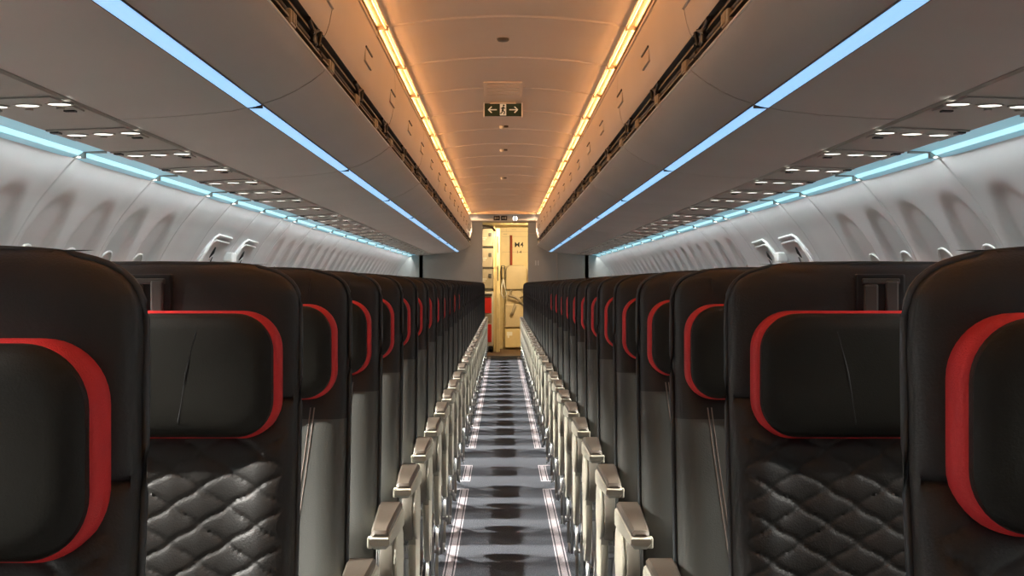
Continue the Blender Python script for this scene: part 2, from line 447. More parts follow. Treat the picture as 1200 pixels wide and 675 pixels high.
# rear cove bridging strip behind bins (fills the gap to the side wall)
for i, s in enumerate((-1, 1)):
    g = G(); g.strip([(s*1.128, 1.660), (s*1.130, 1.626), (s*1.134, 1.620), (s*1.385, 1.610), (s*1.392, 1.612), (s*1.396, 1.620)], Y0, YB)
    tag(g.build('trim_%d' % (i+1), M['psu']), kind='structure')
    g = G(); g.strip([(s*1.392, 1.66), (s*1.52, 1.66), (s*1.62, 1.60)], Y0, YB); g.strip([(s*1.12, 1.655), (s*1.12, 2.3), (0, 2.32)], Y0, YB+3)
    tag(g.build('ceiling_shell_'+SIDE[s], M['dark2']), kind='structure')

# ------------------------------------------------------------------ passenger service units
def psu_proto(s):
    root = empty('service_panel', (0, 0, 0), 'x', 'reading light panel')
    zt = lambda x: 1.620-(x-1.134)*.0398
    g = G(); a, b = 1.142, 1.378
    v = [(s*a, -.16, zt(a)-.001), (s*b, -.16, zt(b)-.001), (s*b, .16, zt(b)-.001), (s*a, .16, zt(a)-.001)]
    v += [(x, y, z-.004) for x, y, z in v]
    g.add(v, [(4,5,6,7),(0,1,5,4),(1,2,6,5),(2,3,7,6),(3,0,4,7)]); g.build('panel', M['psu'], root)
    for x in (1.156, 1.238, 1.32):
        g = G(); c = (s*x, -.03, zt(x)-.0058); r0, r1 = .036, .030; n = 20
        g.rings([[(c[0]+r*math.cos(2*PI*i/n), c[1]+r*math.sin(2*PI*i/n), z) for i in range(n)] for r, z in ((r0, c[2]+.004), (r0, c[2]-.002), (r1, c[2]-.002), (r1, c[2]+.001))], cap0=False, cap1=False)
        o = g.build('reading_light', M['psu'], root)
        g = G(); g.disc((c[0], c[1], c[2]-.0005), .030); g.build('lens', M['lamp'], o)
        g = G(); g.tube([(s*(x+.018), .045, zt(x)-.006), (s*(x+.018), .045, zt(x)-.011)], .011, 12); g.build('air_nozzle', M['psu'], root, False)
    g = G(); g.box(s*1.155, s*1.185, .11, .135, zt(1.17)-.009, zt(1.17)-.004); g.build('sign_window', M['black'], root)
    g = G(); g.box(s*1.345, s*1.370, -.145, -.10, zt(1.36)-.010, zt(1.36)-.004); g.build('call_button', M['dark2'], root)
    return root
pp = {s: psu_proto(s) for s in (-1, 1)}
index_kids()
def mkspot(name, e, deg, blend):
    d = bpy.data.lights.new(name, 'SPOT'); d.energy = e; d.color = (1.0, .96, .88); d.spot_size = math.radians(deg); d.spot_blend = blend; d.shadow_soft_size = .022; return d
WIDE = {-1: mkspot('reading_flood', 185, 112, .3), 1: mkspot('reading_flood', 42, 112, .3)}
FRONT_FILL = mkspot('front_fill_flood', 20, 112, .3)  # weak fill for the added panels beside and behind the camera
NARROW = {-1: mkspot('reading_spot', 330, 33, .9), 1: mkspot('reading_spot', 290, 33, .9)}
PSUY = [-1.07-.31, -.30-.31, .47-.31]+[r-.31 for r in ROWS]  # leading entries are unseen panels, added to brighten the cabin near the camera
for s in (-1, 1):
    for k, y in enumerate(PSUY):
        o = pp[s] if k == 0 else copy_tree(pp[s]); o.location = (0, y, 0); o.name = 'service_panel'
        o['label'] = 'panel of three lit round reading lights above the %s seats, %s from the camera' % (SIDE[s], ORD[k])
        o['group'] = 'reading light panels above the %s seats' % SIDE[s]
        if y < .5:
            l = bpy.data.objects.new('reading_flood', FRONT_FILL); COL.objects.link(l); l.location = (s*1.26, y-.03, 1.6); continue
        for nm, d, x, tgt in (('reading_flood', WIDE[s], 1.26, (s*1.0, y-.03, 0)), ('reading_spot', NARROW[s], 1.238, (0, y-.42, 0))):
            l = bpy.data.objects.new(nm, d); COL.objects.link(l); l.location = (s*x, y-.03, 1.600)
            l.rotation_euler = (Vector(tgt)-l.location).to_track_quat('-Z', 'Y').to_euler()

# ------------------------------------------------------------------ side wall light strips
wsegs = [s for s in SEAM if s < YB-.2]
for s in (-1, 1):
    n = 0
    for a, b in zip([Y0]+wsegs, wsegs+[YB]):
        if b-a < .15: continue
        n += 1; L = b-a-.026
        lamp('wall_wash_led', (s*1.492, (a+b)/2, 1.597), Vector((s*.30, 0, -.95)), L, .012, WASH*L, (.90, .985, 1.0), 110)
        root = empty('sidewall_light', (0, a+.013, 0), 'pale cyan light strip topping the %s wall, %s length from the camera' % (SIDE[s], ORD[n-1]), 'light', 'cyan light strips along the top of the %s wall' % SIDE[s])
        g = G(); g.strip([(s*1.402, 1.622), (s*1.400, 1.616), (s*1.478, 1.612)], 0, L); g.build('housing', M['cyan_em'], root)
        g = G(); g.strip([(s*1.478, 1.612), (s*1.492, 1.602), (s*1.497, 1.600)], 0, L); g.build('light_tube', M['cyan_led'], root)
        g = G(); g.strip([(s*1.497, 1.600), (s*1.522, 1.590), (s*1.524, 1.596)], 0, L); g.build('diffuser', M['cyan_em'], root)
    g = G()
    for q in wsegs: g.box(s*1.402, s*1.475, q-.012, q+.012, 1.608, 1.618, 0); g.box(s*1.475, s*1.528, q-.012, q+.012, 1.590, 1.612, 0)
    g.strip([(s*1.52, 1.592), (s*1.56, 1.61), (s*1.56, 1.66)], Y0, YB)
    tag(g.build('trim_%d' % (5 if s < 0 else 6), M['psu']), kind='structure')

# ------------------------------------------------------------------ seats
HW, TOP = .2065, 1.178
def back_y(z):   # front surface lean
    return -.19*(1.0-z) if z < 1.0 else .05*(z-1.0)
def seat_back(quilt):
    N = 150 if quilt else 36
    if quilt:
        zs = [.43+.0032*i for i in range(int((.983-.43)/.0032))]+[.984, .988, .991, .993, .995, .998, 1.004]+[1.01+.012*i for i in range(8)]
    else:
        zs = [.43+.025*i for i in range(19)]+[.902, .904, .91]+[.93+.025*i for i in range(7)]
    z1 = 1.085; zs = [z for z in zs if z < z1]
    for t in (0, .12, .25, .38, .5, .6, .7, .78, .85, .9, .94, .97, .99, 1.0): zs.append(z1+(TOP-z1)*t)
    rings = []
    for z in zs:
        u = max(0, (z-z1)/(TOP-z1)); w = HW*max(.02, (1-min(1, u)**4.4))**(1/4.4) if u < 1 else HW*.78
        if u > .0: w = max(w, HW*.70)
        T = .040*(max(0.03, 1-min(1, max(0, (z-1.13)/(TOP-1.13)))**2.6))**(1/2.6)
        # at lower z slim waist towards the aisle bolster
        yc = back_y(z)+.045
        ring = []
        for i in range(N+1):
            a = -1+2*i/N; uu = math.sin(a*PI/2)*.35+a*.65
            x = w*uu
            EX = 6 if quilt else 3.6; k = (max(0, 1-abs(uu)**EX))**(1/EX)
            y = yc-(T+.005)*k
            m = sm((abs(x)-.11)/.07)            # bolster fatness
            if z < 1.0:
                y -= .016*m*k*sm((1.0-z)/.1)
            if quilt and z < .984:
                W, H = .078, .0485
                xa = x/W; xa += .42*math.sin(4*PI*xa)/(4*PI); zz = z/H
                p = abs(math.sin(PI*(xa+zz)))*abs(math.sin(PI*(xa-zz)))
                fade = sm((.194-abs(x))/.010)*sm((.984-z)/.01)
                y += fade*(.0034*math.exp(-p/.085)-.0020*p**.7)
            if quilt and abs(z-.993) < .0065 and abs(uu) < .97: y += .006*(1-abs(z-.993)/.0065)
            ring.append((x, y, z))
        for i in range(13):
            a = 1-2*i/12; uu = math.sin(a*PI/2)*.5+a*.5; x = w*uu*.999
            k = (max(0, 1-abs(uu)**5))**(1/5); ring.append((x, yc+.0+.042*k*T/.04+.001, z))
        rings.append(ring)
    g = G(); g.rings(rings); return g
def headrest():
    def ring(hw, hh, r, y, zc=1.0265, n=12):
        out = []
        for cx, cz, a0 in ((hw-r, hh-r, 0), (-(hw-r), hh-r, PI/2), (-(hw-r), -(hh-r), PI), (hw-r, -(hh-r), 1.5*PI)):
            for i in range(n):
                a = a0+PI/2*i/(n-1); out.append((cx+r*math.cos(a), y+.010*((cx+r*math.cos(a))/.18)**2*0, zc+cz+r*math.sin(a)))
        return out
    g = G(); g.rings([ring(.180, .080, .045, .03), ring(.187, .0865, .052, .004), ring(.188, .0872, .053, -.010), ring(.186, .0865, .052, -.024), ring(.181, .083, .050, -.030), ring(.15, .05, .03, -.031)])
    h = G(); h.rings([ring(.176, .0815, .049, -.026), ring(.1795, .0840, .051, -.033), ring(.178, .0825, .050, -.041), ring(.169, .076, .045, -.048), ring(.15, .062, .036, -.051), ring(.11, .04, .02, -.052), ring(.03, .012, .006, -.0525)])
    return g, h
def arm(a, xc_back, xc_front, wb=.029, wf=.020):
    """a = aisle side direction (-1 right-hand seats, +1 left-hand seats); centres measured from the seat centre"""
    def ring(y, zb, zt, t):
        xc = xc_back+(xc_front-xc_back)*t; w = wb+(wf-wb)*t; c = min(.008, (zt-zb)*.35)
        return [(xc-w+c, y, zb), (xc+w-c, y, zb), (xc+w, y, zb+c), (xc+w, y, zt-c*.4), (xc+w-c*.4, y, zt), (xc-w+c*.4, y, zt), (xc-w, y, zt-c*.4), (xc-w, y, zb+c)]
    body = G(); body.rings([ring(.01, .60, .625, 0), ring(0, .588, .634, .0), ring(-.10, .590, .638, .2), ring(-.25, .600, .639, .55), ring(-.40, .609, .639, .92), ring(-.435, .612, .638, .98), ring(-.445, .620, .634, 1)])
    pad = G(); 
    def r2(y, zt, t, sh=0):
        xc = xc_back+(xc_front-xc_back)*t; w = wb+(wf-wb)*t-.0025-sh
        return [(xc-w, y, .638), (xc+w, y, .638), (xc+w, y, zt-.005), (xc+w-.005, y, zt), (xc-w+.005, y, zt), (xc-w, y, zt-.005)]
    pad.rings([r2(-.0, .645, 0, .004), r2(-.02, .651, .03), r2(-.2, .653, .45), r2(-.41, .653, .93), r2(-.432, .650, .98), r2(-.438, .643, 1, .003)])
    return body, pad
def seat_proto(s, quilt, pos):
    """s = cabin side, pos 0 aisle, 1 middle, 2 window"""
    a = -s
    root = empty('aircraft_seat', (0, 0, 0), 'x', 'seat')
    lm = M['leather'] if quilt else M['leather_smooth']
    key = quilt
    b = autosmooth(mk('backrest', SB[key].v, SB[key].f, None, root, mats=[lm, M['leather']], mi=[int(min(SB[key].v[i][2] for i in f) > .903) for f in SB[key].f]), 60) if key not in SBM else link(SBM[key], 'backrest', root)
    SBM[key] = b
    # piping along the front edge, over the top
    g = G(); pts = []
    zl = [.46+.04*i for i in range(16)]
    def hwz(z):
        u = (z-1.085)/(TOP-1.085)
        return HW if u <= 0 else HW*(1-min(1, u)**4.4)**(1/4.4)
    up = [(HW+.0005, back_y(z)+.032, z) for z in zl]
    c = []
    for i in range(13):
        th = PI/2*i/12; x = HW*math.cos(th)**(2/4.4) if i < 12 else 0; z = 1.085+(TOP-1.085)*math.sin(th)**(2/4.4); c.append((x, back_y(z)+.034, z+.0005))
    half = up+c; pts = half+[(-x, y, z) for x, y, z in reversed(half[:-1])]
    g.tube(pts, .0042, 6); g.build('piping', M['piping'], root, True)
    # stitching
    if not quilt:
        for sx in (-1, 1):
            g = G()
            for off in (0, .007):
                pp_ = []
                for i in range(12):
                    z = .925-.034*i; x = HW-.060-off-.028*(i/11)**1.2-.02*(i/11)
                    xx = x/HW; k = (max(0, 1-abs(xx)**3.6))**(1/3.6); m = sm((abs(x)-.11)/.07)
                    pp_.append((sx*x, back_y(z)+.045-.045*k-.016*m*k*sm((1.0-z)/.1)-.0006, z))
                g.tube(pp_, .0013, 5)
            g.build('stitching', M['stitch'], root)
    for sx in (() if quilt else (-1, 1)):
        g = G(); g.tube([(sx*(HW-.072), .0012, 1.112), (sx*(HW-.072), .0035, 1.14), (sx*(HW-.070), .010, 1.160)], .0012, 5); g.build('top_seam', M['dark'], root)
    # headrest
    hg, hh = HR
    h = hg.build('headrest', M['red'], root, False, None) if 'h' not in SBM else link(SBM['h'], 'headrest', root); SBM['h'] = h
    if len(h.data.polygons) and not SBM.get('hs'): autosmooth(h, 50); SBM['hs'] = 1
    c = hh.build('cushion', M['head'], h) if 'c' not in SBM else link(SBM['c'], 'cushion', h); SBM['c'] = c
    if not SBM.get('cs'): autosmooth(c, 40); SBM['cs'] = 1
    for sx in (-1, 1):
        g = G(); g.tube([(sx*.083, -.0425, 1.1045), (sx*.078, -.0505, 1.085), (sx*.064, -.0522, 1.03), (sx*.054, -.0505, .965), (sx*.052, -.0445, .948)], .0013, 5); g.build('seam', M['dark'], h)
    # bracket slot over the headrest
    g = G(); g.box(-.034, .034, -.0005, .02, 1.112, 1.164, 0, .003); g.build('headrest_bracket', M['black'], root)
    g = G(); g.box(-.024, -.004, -.006, .01, 1.11, 1.150, 0, .003); g.box(.006, .024, -.006, .01, 1.11, 1.155, 0, .003); g.box(-.026, .026, -.004, .01, 1.150, 1.158, 0, .002); g.build('headrest_strap', M['dark2'], root)
    # seat cushion
    g = G(); rr = []
    for t, z in ((.90, .365), (.97, .375), (1, .40), (1, .43), (.985, .448), (.93, .458), (.6, .463), (.1, .464)):
        rr.append([(.212*t*math.copysign(abs(math.cos(q))**.3, math.cos(q)), -.275+.215*t*math.copysign(abs(math.sin(q))**.3, math.sin(q)), z+.012*math.sin(-q)*(t > .9)) for q in [2*PI*i/48 for i in range(48)]])
    g.rings(rr); autosmooth(g.build('seat_cushion', lm, root), 50)
    g = G(); g.tube([(-.212, -.10, .335), (.212, -.10, .335)], .02, 10); g.tube([(-.212, -.38, .335), (.212, -.38, .335)], .02, 10); g.box(-.20, .20, -.42, -.06, .345, .362); g.build('seat_frame', M['metal'], root)
    if pos in (0, 2):
        lx = a*.15 if pos == 0 else -a*.12
        g = G(); g.tube([(lx, -.38, .33), (lx, -.40, .015)], .016, 8); g.box(lx-.02, lx+.02, -.43, -.36, 0, .02, 0, .004); g.build('leg', M['metal'], root, False)
        g = G(); g.tube([(lx, -.10, .33), (lx, .14, .015)], .016, 8); g.box(lx-.02, lx+.02, .10, .18, 0, .02, 0, .004); g.build('leg', M['metal'], root, False)
    if pos == 0:
        bx = a*(.505-.262); bf = a*(.505-.280)   # X of armrest in the cabin: aisle edge
        body, pad = arm(a, a*(.505-.272), a*(.505-.2645))
        o = autosmooth(body.build('armrest', M['cream'], root), 35)
        autosmooth(pad.build('armrest_pad', M['taupe'], o), 35)
        g = G(); g.box(a*(.505-.285)-.006, a*(.505-.285)+.006, -.43, -.405, .612, .635, 0, .003); g.build('release_button', M['cream'], o)
        # side cover plate below the armrest
        def plate(prof, x0, x1, name, par, m='cream'):
            bm = bmesh.new(); vs = [bm.verts.new((a*(.505-x0), y, z)) for y, z in prof]; f = bm.faces.new(vs)
            r = bmesh.ops.extrude_face_region(bm, geom=[f])
            for q in r['geom']:
                if isinstance(q, bmesh.types.BMVert): q.co.x = a*(.505-x1)
            bmesh.ops.recalc_face_normals(bm, faces=bm.faces)
            ed = [e for e in bm.edges if abs(e.verts[0].co.x-e.verts[1].co.x) < 1e-5]
            bmesh.ops.bevel(bm, geom=ed, offset=.006, segments=2, affect='EDGES', profile=.5)
            me = bpy.data.meshes.new(name); bm.to_mesh(me); bm.free(); me.materials.append(M[m])
            q = bpy.data.objects.new(name, me); COL.objects.link(q); q.parent = par; return autosmooth(q, 35)
        up = [(.03, .60), (-.03, .612), (-.080, .600), (-.115, .57), (-.135, .53), (-.135, .50), (-.118, .472), (-.088, .450), (-.040, .44), (.06, .45), (.10, .50), (.08, .57)]
        o = plate(up, .260, .290, 'side_cover', root, 'cover_shaded'); plate([(y*.97, .53+(z-.53)*.97) for y, z in up], .249, .2605, 'lit_cover_skin', root)  # dark body and cream skin put the cover's shaded and lit sides into colour
        lo = [(-.095, .462), (-.075, .435), (-.082, .40), (-.074, .35), (-.050, .29), (-.01, .245), (.03, .235), (.07, .26), (.10, .33), (.115, .42), (.10, .462)]
        plate(lo, .252, .274, 'lower_cover', root)
        g = G(); xa = a*(.505-.2535)
        g.tube([(xa, -.02, .33), (xa, -.035, .30), (xa, -.005, .268), (xa, .02, .27)], .004, 6); g.tube([(xa, -.02, .33), (xa, .02, .27)], .003, 6); g.build('release_lever', M['metal'], o, True)
        g = G(); g.tube([(a*(.505-.27), -.03, .605), (a*(.505-.305), -.03, .605)], .028, 16); g.build('arm_pivot', M['taupe'], o, True)
        # baggage guard tube at the aisle
        g = G(); xb = a*(.505-.262)
        g.tube([(xb, .02, .26), (xb, -.03, .20), (xb, -.06, .06), (xb, -.05, .02)], .006, 8)
        g.tube([(xb, -.38, .34), (xb, -.40, .22), (xb, -.40, .11), (xb, -.37, .07), (xb, -.10, .06)], .006, 8)
        g.build('baggage_bar', M['metal'], root, True)
        g = G(); g.tube([(a*(.505-.30), -.39, .21), (a*(.505-.240), -.39, .21)], .008, 8); g.tube([(a*(.505-.246), -.39, .21), (a*(.505-.236), -.39, .21)], .014, 10); g.build('bar_end', M['metal'], root, True)
        # pleated side of the cushion under the armrest
        g = G()
        for k in range(3):
            x = a*(HW+.002+.0045*k)
            g.tube([(x, -.085-.002*k, .60), (x, -.115, .50), (x, -.13, .44)], .003, 6)
        g.build('side_pleat', M['leather_smooth'], root, True)
        body, pad = arm(a, -a*.2285, -a*.2285, .0185, .0175)
        o = autosmooth(body.build('armrest', M['cream'], root), 35); autosmooth(pad.build('armrest_pad', M['taupe'], o), 35)
    else:
        body, pad = arm(a, -a*.2285, -a*.2285, .0185, .0175)
        o = autosmooth(body.build('armrest', M['cream'], root), 35); autosmooth(pad.build('armrest_pad', M['taupe'], o), 35)
    return root
def link(o, name, parent):
    c = o.copy(); COL.objects.link(c); c.name = name; c.parent = parent; return c
SB = {True: seat_back(True), False: seat_back(False)}; SBM = {}; HR = headrest()
SP = {}
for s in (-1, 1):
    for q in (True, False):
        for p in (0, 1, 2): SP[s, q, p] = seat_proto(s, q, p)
index_kids()
NEAR = []; used = set(); PN = ['aisle', 'middle', 'window']
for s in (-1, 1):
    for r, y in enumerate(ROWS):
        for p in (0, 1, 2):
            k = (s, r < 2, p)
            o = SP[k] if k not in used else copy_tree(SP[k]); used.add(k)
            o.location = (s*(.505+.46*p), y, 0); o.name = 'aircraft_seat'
            look = ('quilted black' if r < 2 else 'smooth dark')+' leather %s seat' % PN[p]
            o['label'] = look+' on the %s, %s' % (SIDE[s], ORD[r]+' row from the camera' if r else 'in the nearest row')
            o['group'] = '%s seats on the %s of the aisle' % (PN[p], SIDE[s])
            if r == 0: NEAR.append((s, o))
            if r == 1 and s > 0 and p == 0: NEAR.append((2, o))

# headrests are set to slightly different heights on the nearest seats
for s, o in NEAR:
    dx, dz = {-1: (0, -.006), 1: (.004, .014), 2: (.008, 0)}[s]
    if s != 2: o.location.x += {-1: -.007, 1: .014}[s]
    for ch in o.children:
        if ch.name.split('.')[0] == 'headrest': ch.location.x = dx; ch.location.z = dz

# ------------------------------------------------------------------ ceiling fittings
def sign():
    y = 8.93
    root = empty('exit_sign', (-.0145+.0, y, 0), 'dark green hanging exit sign with two white arrows and running figure', 'sign')
    g = G(); g.box(-.107, .107, 0, .02, 2.106, 2.178, 0, .002); g.build('panel', M['green'], root)
    g = G(); g.box(-.111, -.105, -.004, .024, 2.100, 2.182, 0, .001); g.box(.105, .111, -.004, .024, 2.100, 2.182, 0, .001); g.build('frame', M['white'], root)
    g = G(); g.box(-.075, .075, -.003, .03, 2.176, 2.186, 0, .002); g.build('mount', M['binface'], root)
    zc = 2.142
    for d in (-1, 1):
        g = G(); g.box(d*.035, d*.083, -.002, .001, zc-.003, zc+.003)
        for t in (-1, 1):
            v = [(d*.086, -.002, zc+t*.001), (d*.080, -.002, zc-t*.003), (d*.062, -.002, zc+t*.016), (d*.068, -.002, zc+t*.019)]
            g.add(v, [(0,1,2,3)])
        g.build('arrow', M['signwhite'], root)
    g = G(); g.box(-.018, .018, -.0015, .001, 2.109, 2.175); g.build('door_symbol', M['signwhite'], root)
    g = G(); g.disc((.004, -.0022, 2.166), .0055, 12, 'y')
    def limb(a, b, w):
        dx, dz = b[0]-a[0], b[1]-a[1]; L = math.hypot(dx, dz); nx, nz = -dz/L*w, dx/L*w
        g.add([(a[0]+nx, -.0022, a[1]+nz), (b[0]+nx, -.0022, b[1]+nz), (b[0]-nx, -.0022, b[1]-nz), (a[0]-nx, -.0022, a[1]-nz)], [(0,1,2,3)])
    limb((.002, 2.159), (-.003, 2.137), .005); limb((-.003, 2.139), (.009, 2.129), .003); limb((.009, 2.129), (.005, 2.115), .0028)
    limb((-.003, 2.139), (-.007, 2.124), .003); limb((-.007, 2.124), (-.016, 2.120), .0028); limb((.001, 2.156), (.013, 2.148), .0024); limb((.001, 2.156), (-.012, 2.148), .0024)
    g.build('running_figure', M['green'], root)
sign()
g = G(); g.box(-.115, .085, 8.05, 8.65, 2.182, 2.1895, 0, .002)
for k in range(5): g.box(-.10, .07, 8.12+.1*k, 8.15+.1*k, 2.1795, 2.183)
tag(g.build('speaker_grille', M['ceil']), 'flat slatted speaker grille in the ceiling just before the exit sign', 'grille')
g = G(); g.rings([[(-.0145+.026*t*math.cos(q), 6.65+.035*t*math.sin(q), z) for q in [2*PI*i/24 for i in range(24)]] for t, z in ((1, 2.19), (1, 2.183), (.8, 2.179), (.1, 2.178))])
tag(g.build('smoke_detector', M['dark2'], None, True), 'small dark oval detector at the centre of the ceiling, nearest the camera', 'detector')
for k, (y, w) in enumerate(((10.3, 'just behind the exit sign'), (12.1, 'second behind the exit sign'), (15.3, 'furthest along the ceiling'))):
    root = empty('ceiling_lamp', (-.0145, y, 0), 'tiny white ceiling fitting, '+w, 'light', 'tiny ceiling fittings')
    g = G(); g.rings([[(.013*t*math.cos(q)-.012, .02*t*math.sin(q), z) for q in [2*PI*i/16 for i in range(16)]] for t, z in ((1, 2.19), (.9, 2.174), (.4, 2.168))]); g.build('cap', M['white'], root, True)
    g = G(); g.box(.006, .034, -.015, .015, 2.178, 2.19, 0, .003); g.build('base', M['dark2'], root)
for k, x in enumerate((-.105, .0)):
    root = empty('lavatory_sign', (x, 22.7, 0), 'small black overhead sign before the galley, %s of the pair' % ('left' if k == 0 else 'right'), 'sign', 'pair of small black signs before the galley')
    g = G(); g.box(-.045, .045, 0, .03, 2.075, 2.138, 0, .006); g.build('panel', M['black'], root)
    g = G(); g.box(-.030, .030, -.002, .001, 2.100, 2.112); g.box(-.030 if k == 0 else .018, -.018 if k == 0 else .030, -.0025, .001, 2.090, 2.122); g.build('symbol', M['bulk'], root)
root = empty('attendant_lamp', (.16, 22.7, 0), 'round glowing call lamp beside the small black signs', 'light')
g = G(); g.rings([[(.035*t*math.cos(q), y, 2.10+.035*t*math.sin(q)) for q in [2*PI*i/16 for i in range(16)]] for t, y in ((1, .02), (1, -.0), (.5, -.01), (.05, -.012))]); g.build('lens', M['lamp'], root, True)
g = G(); g.box(-.008, .008, -.016, .0, 2.06, 2.14); g.box(-.04, .04, .0, .03, 2.13, 2.145); g.build('frame', M['dark2'], root)

# ------------------------------------------------------------------ bulkheads and galley
g = G(); g.box(-1.9, -.345, YB, YB+.06, 0, 2.3); tag(g.build('wall_aft_left', M['bulk']), kind='structure')
g = G(); g.box(.385, 1.9, YB, YB+.06, 0, 2.3)
tag(g.build('wall_aft_right', M['bulk']), kind='structure')
g = G()
pts = [(.40, YB-.01, 1.96), (.55, YB-.01, 1.97), (.70, YB-.01, 1.93), (.80, YB-.01, 1.84), (.85, YB-.01, 1.70), (.86, YB-.01, 1.2), (.86, YB-.01, .1)]
g.tube(pts, .008, 6); tag(g.build('trim_7', M['binface']), kind='structure')
g = G(); g.box(.50, .52, YB-.012, YB, 1.45, 1.53); g.box(.54, .56, YB-.012, YB, 1.45, 1.53)
tag(g.build('placard', M['white']), 'tiny pale placard on the right aft bulkhead', 'sign')
g = G(); g.box(-1.9, 1.9, Y0-.06, Y0, 0, 2.3); tag(g.build('wall_front', M['bulk']), kind='structure')
GY = 28.0
g = G(); g.box(-1.3, 1.3, YB, GY+.1, -.04, .0); tag(g.build('floor_galley', M['brown']), kind='structure')
g = G(); g.box(-1.3, 1.3, YB+.06, GY+.1, 2.16, 2.20); tag(g.build('ceiling_galley', M['galley']), kind='structure')
g = G(); g.box(-1.3, 1.3, GY, GY+.06, 0, 2.2)
g.box(-.03, .45, GY-.006, GY, 1.995, 2.002, 1); g.box(-.10, .45, GY-.006, GY, 2.085, 2.092, 1); g.box(.04, .046, GY-.006, GY, 2.08, 2.16, 1); g.box(-.03, .45, GY-.006, GY, 1.72, 1.727, 1)
g.box(-.01, .06, GY-.008, GY, 2.035, 2.05, 1); g.box(.14, .22, GY-.008, GY, 2.12, 2.13, 1)
tag(g.build('wall_galley', [M['galley'], M['beige']]), kind='structure')
for s in (-1, 1):
    g = G(); g.box(s*1.3, s*1.36, YB, GY, 0, 2.2); tag(g.build('wall_galley_'+SIDE[s], M['galley']), kind='structure')
# galley frame post
g = G(); g.box(-.135, -.070, 26.6, 26.9, 0, 2.1, 0, .006); g.box(-.150, -.135, 26.62, 26.7, 0, 2.1)
tag(g.build('trim_8', M['galley']), kind='structure')
for k, (z0, z1) in enumerate(((1.62, 2.02), (1.15, 1.52), (.35, .62), (.75, .95))):
    root = empty('door_latch', (-.10, 26.597, (z0+z1)/2), 'slim %s latch bar on the cream galley post, %s from the top' % ('dark', ORD[[0, 1, 3, 2][k]]), 'latch', 'latch bars on the galley post')
    g = G(); g.box(-.008 if k < 2 else -.006, .008 if k < 2 else .006, -.012, .004, -(z1-z0)/2*.7, (z1-z0)/2*.7, 0, .003); g.build('bar', M['dark2'] if k < 2 else M['beige'], root)
# galley stowage rack: three boxes on a dark shelf
root = empty('galley_rack', (-.36, 26.6, 0), 'narrow galley stowage rack left of the cream post', 'rack')
g = G(); g.box(-.21, -.185, 0, .7, 0, 2.16); g.box(.185, .203, 0, .7, 0, 2.12); g.box(-.21, .203, .66, .7, 0, 2.16); g.build('side_panel', M['galley'], root)
g = G(); g.box(-.185, .185, .02, .66, 1.035, 1.075); g.box(-.185, .185, .02, .66, 1.415, 1.43); g.box(-.185, .185, .02, .66, 1.765, 1.785); g.box(-.185, .185, .02, .66, 2.10, 2.14); g.build('shelf', M['dark2'], root)
for k, (z0, z1) in enumerate(((1.79, 2.095), (1.435, 1.76), (1.08, 1.41))):
    root = empty('galley_box', (-.36, 26.61, z0), 'grey-beige stowage box in the galley rack, %s of the three' % ('topmost', 'middle', 'lowest')[k], 'box', 'stowage boxes in the galley rack')
    h = z1-z0
    g = G(); g.box(-.178, .178, 0, .6, .001, h-.006, 0, .008); g.build('box_body', M['galley_box'], root)
    g = G(); g.box(.10, .15, -.012, .0, h*.55, h*.75, 0, .003); g.build('latch', M['dark2'], root)
    g = G(); g.box(-.02, .07, -.005, .0, h*.45, h*.50); g.box(-.02, .05, -.005, .0, h*.36, h*.40); g.build('marking', M['bulk'], root)
# trolley
root = empty('galley_trolley', (-.36, 26.55, 0), 'red fronted meal trolley under the galley stowage boxes', 'trolley')
g = G(); g.box(-.178, .178, 0, .7, .10, 1.02, 0, .012); g.build('trolley_body', M['bulk'], root)
g = G(); g.box(-.15, .150, -.014, 0, .66, .93, 0, .006); g.build('door_upper', M['cartred'], root)
g = G(); g.box(-.15, .150, -.014, 0, .17, .47, 0, .006); g.build('door_lower', M['cartred'], root)
g = G(); g.box(-.15, .150, -.012, 0, .49, .64, 0, .004); o = g.build('label_plate', M['galley_box'], root)
g = G(); g.disc((.06, -.0135, .565), .035, 16, 'y'); g.box(-.02, .12, -.0135, -.012, .51, .516); g.build('label_mark', M['dark2'], o)
g = G(); g.box(-.16, .16, -.03, 0, .955, .985, 0, .006); g.build('handle', M['dark'], root)
g = G(); g.box(-.17, .17, .0, .68, .055, .10); g.build('base', M['dark'], root)
for wx in (-.13, .13):
    for wy in (.08, .60):
        g = G(); g.tube([(wx-.015, wy, .035), (wx+.015, wy, .035)], .035, 14); g.build('wheel', M['black'], root)
# jumpseat
root = empty('jumpseat', (.22, 27.72, 0), 'folded beige crew jumpseat on the galley wall', 'seat')
g = G(); 
def rr(hw, z0, z1, r, y):
    out = []
    for cx, cz, a0 in ((hw-r, z1-r, 0), (-(hw-r), z1-r, PI/2), (-(hw-r), z0+.02, PI), (hw-r, z0+.02, 1.5*PI)):
        R = r if cz > (z0+z1)/2 else .02
        for i in range(7):
            q = a0+PI/2*i/6; out.append((cx+(R if cx > 0 else R)*math.cos(q)+(r-R)*(1 if cx > 0 else -1), y, cz+R*math.sin(q)))
    return out
g.rings([rr(.185, 1.06, 1.48, .09, .25), rr(.19, 1.055, 1.485, .095, .02), rr(.18, 1.065, 1.475, .09, 0), rr(.15, 1.10, 1.44, .07, -.008)]); autosmooth(g.build('headrest', M['beige'], root), 40)
g = G(); g.box(-.19, .19, .05, .25, .55, 1.045, 0, .02); g.build('backrest', M['beige'], root)
g = G(); g.box(-.20, .20, -.03, .06, .38, .80, 0, .025); g.build('seat_pan', M['beige'], root)
g = G(); g.box(-.20, .20, .0, .24, .03, .36, 0, .012); g.build('lower_panel', M['galley'], root)
g = G(); g.box(-.17, -.07, -.005, .0, .24, .31); g.box(-.155, -.125, -.005, 0, .20, .24); g.build('label_plate', M['white'], root)
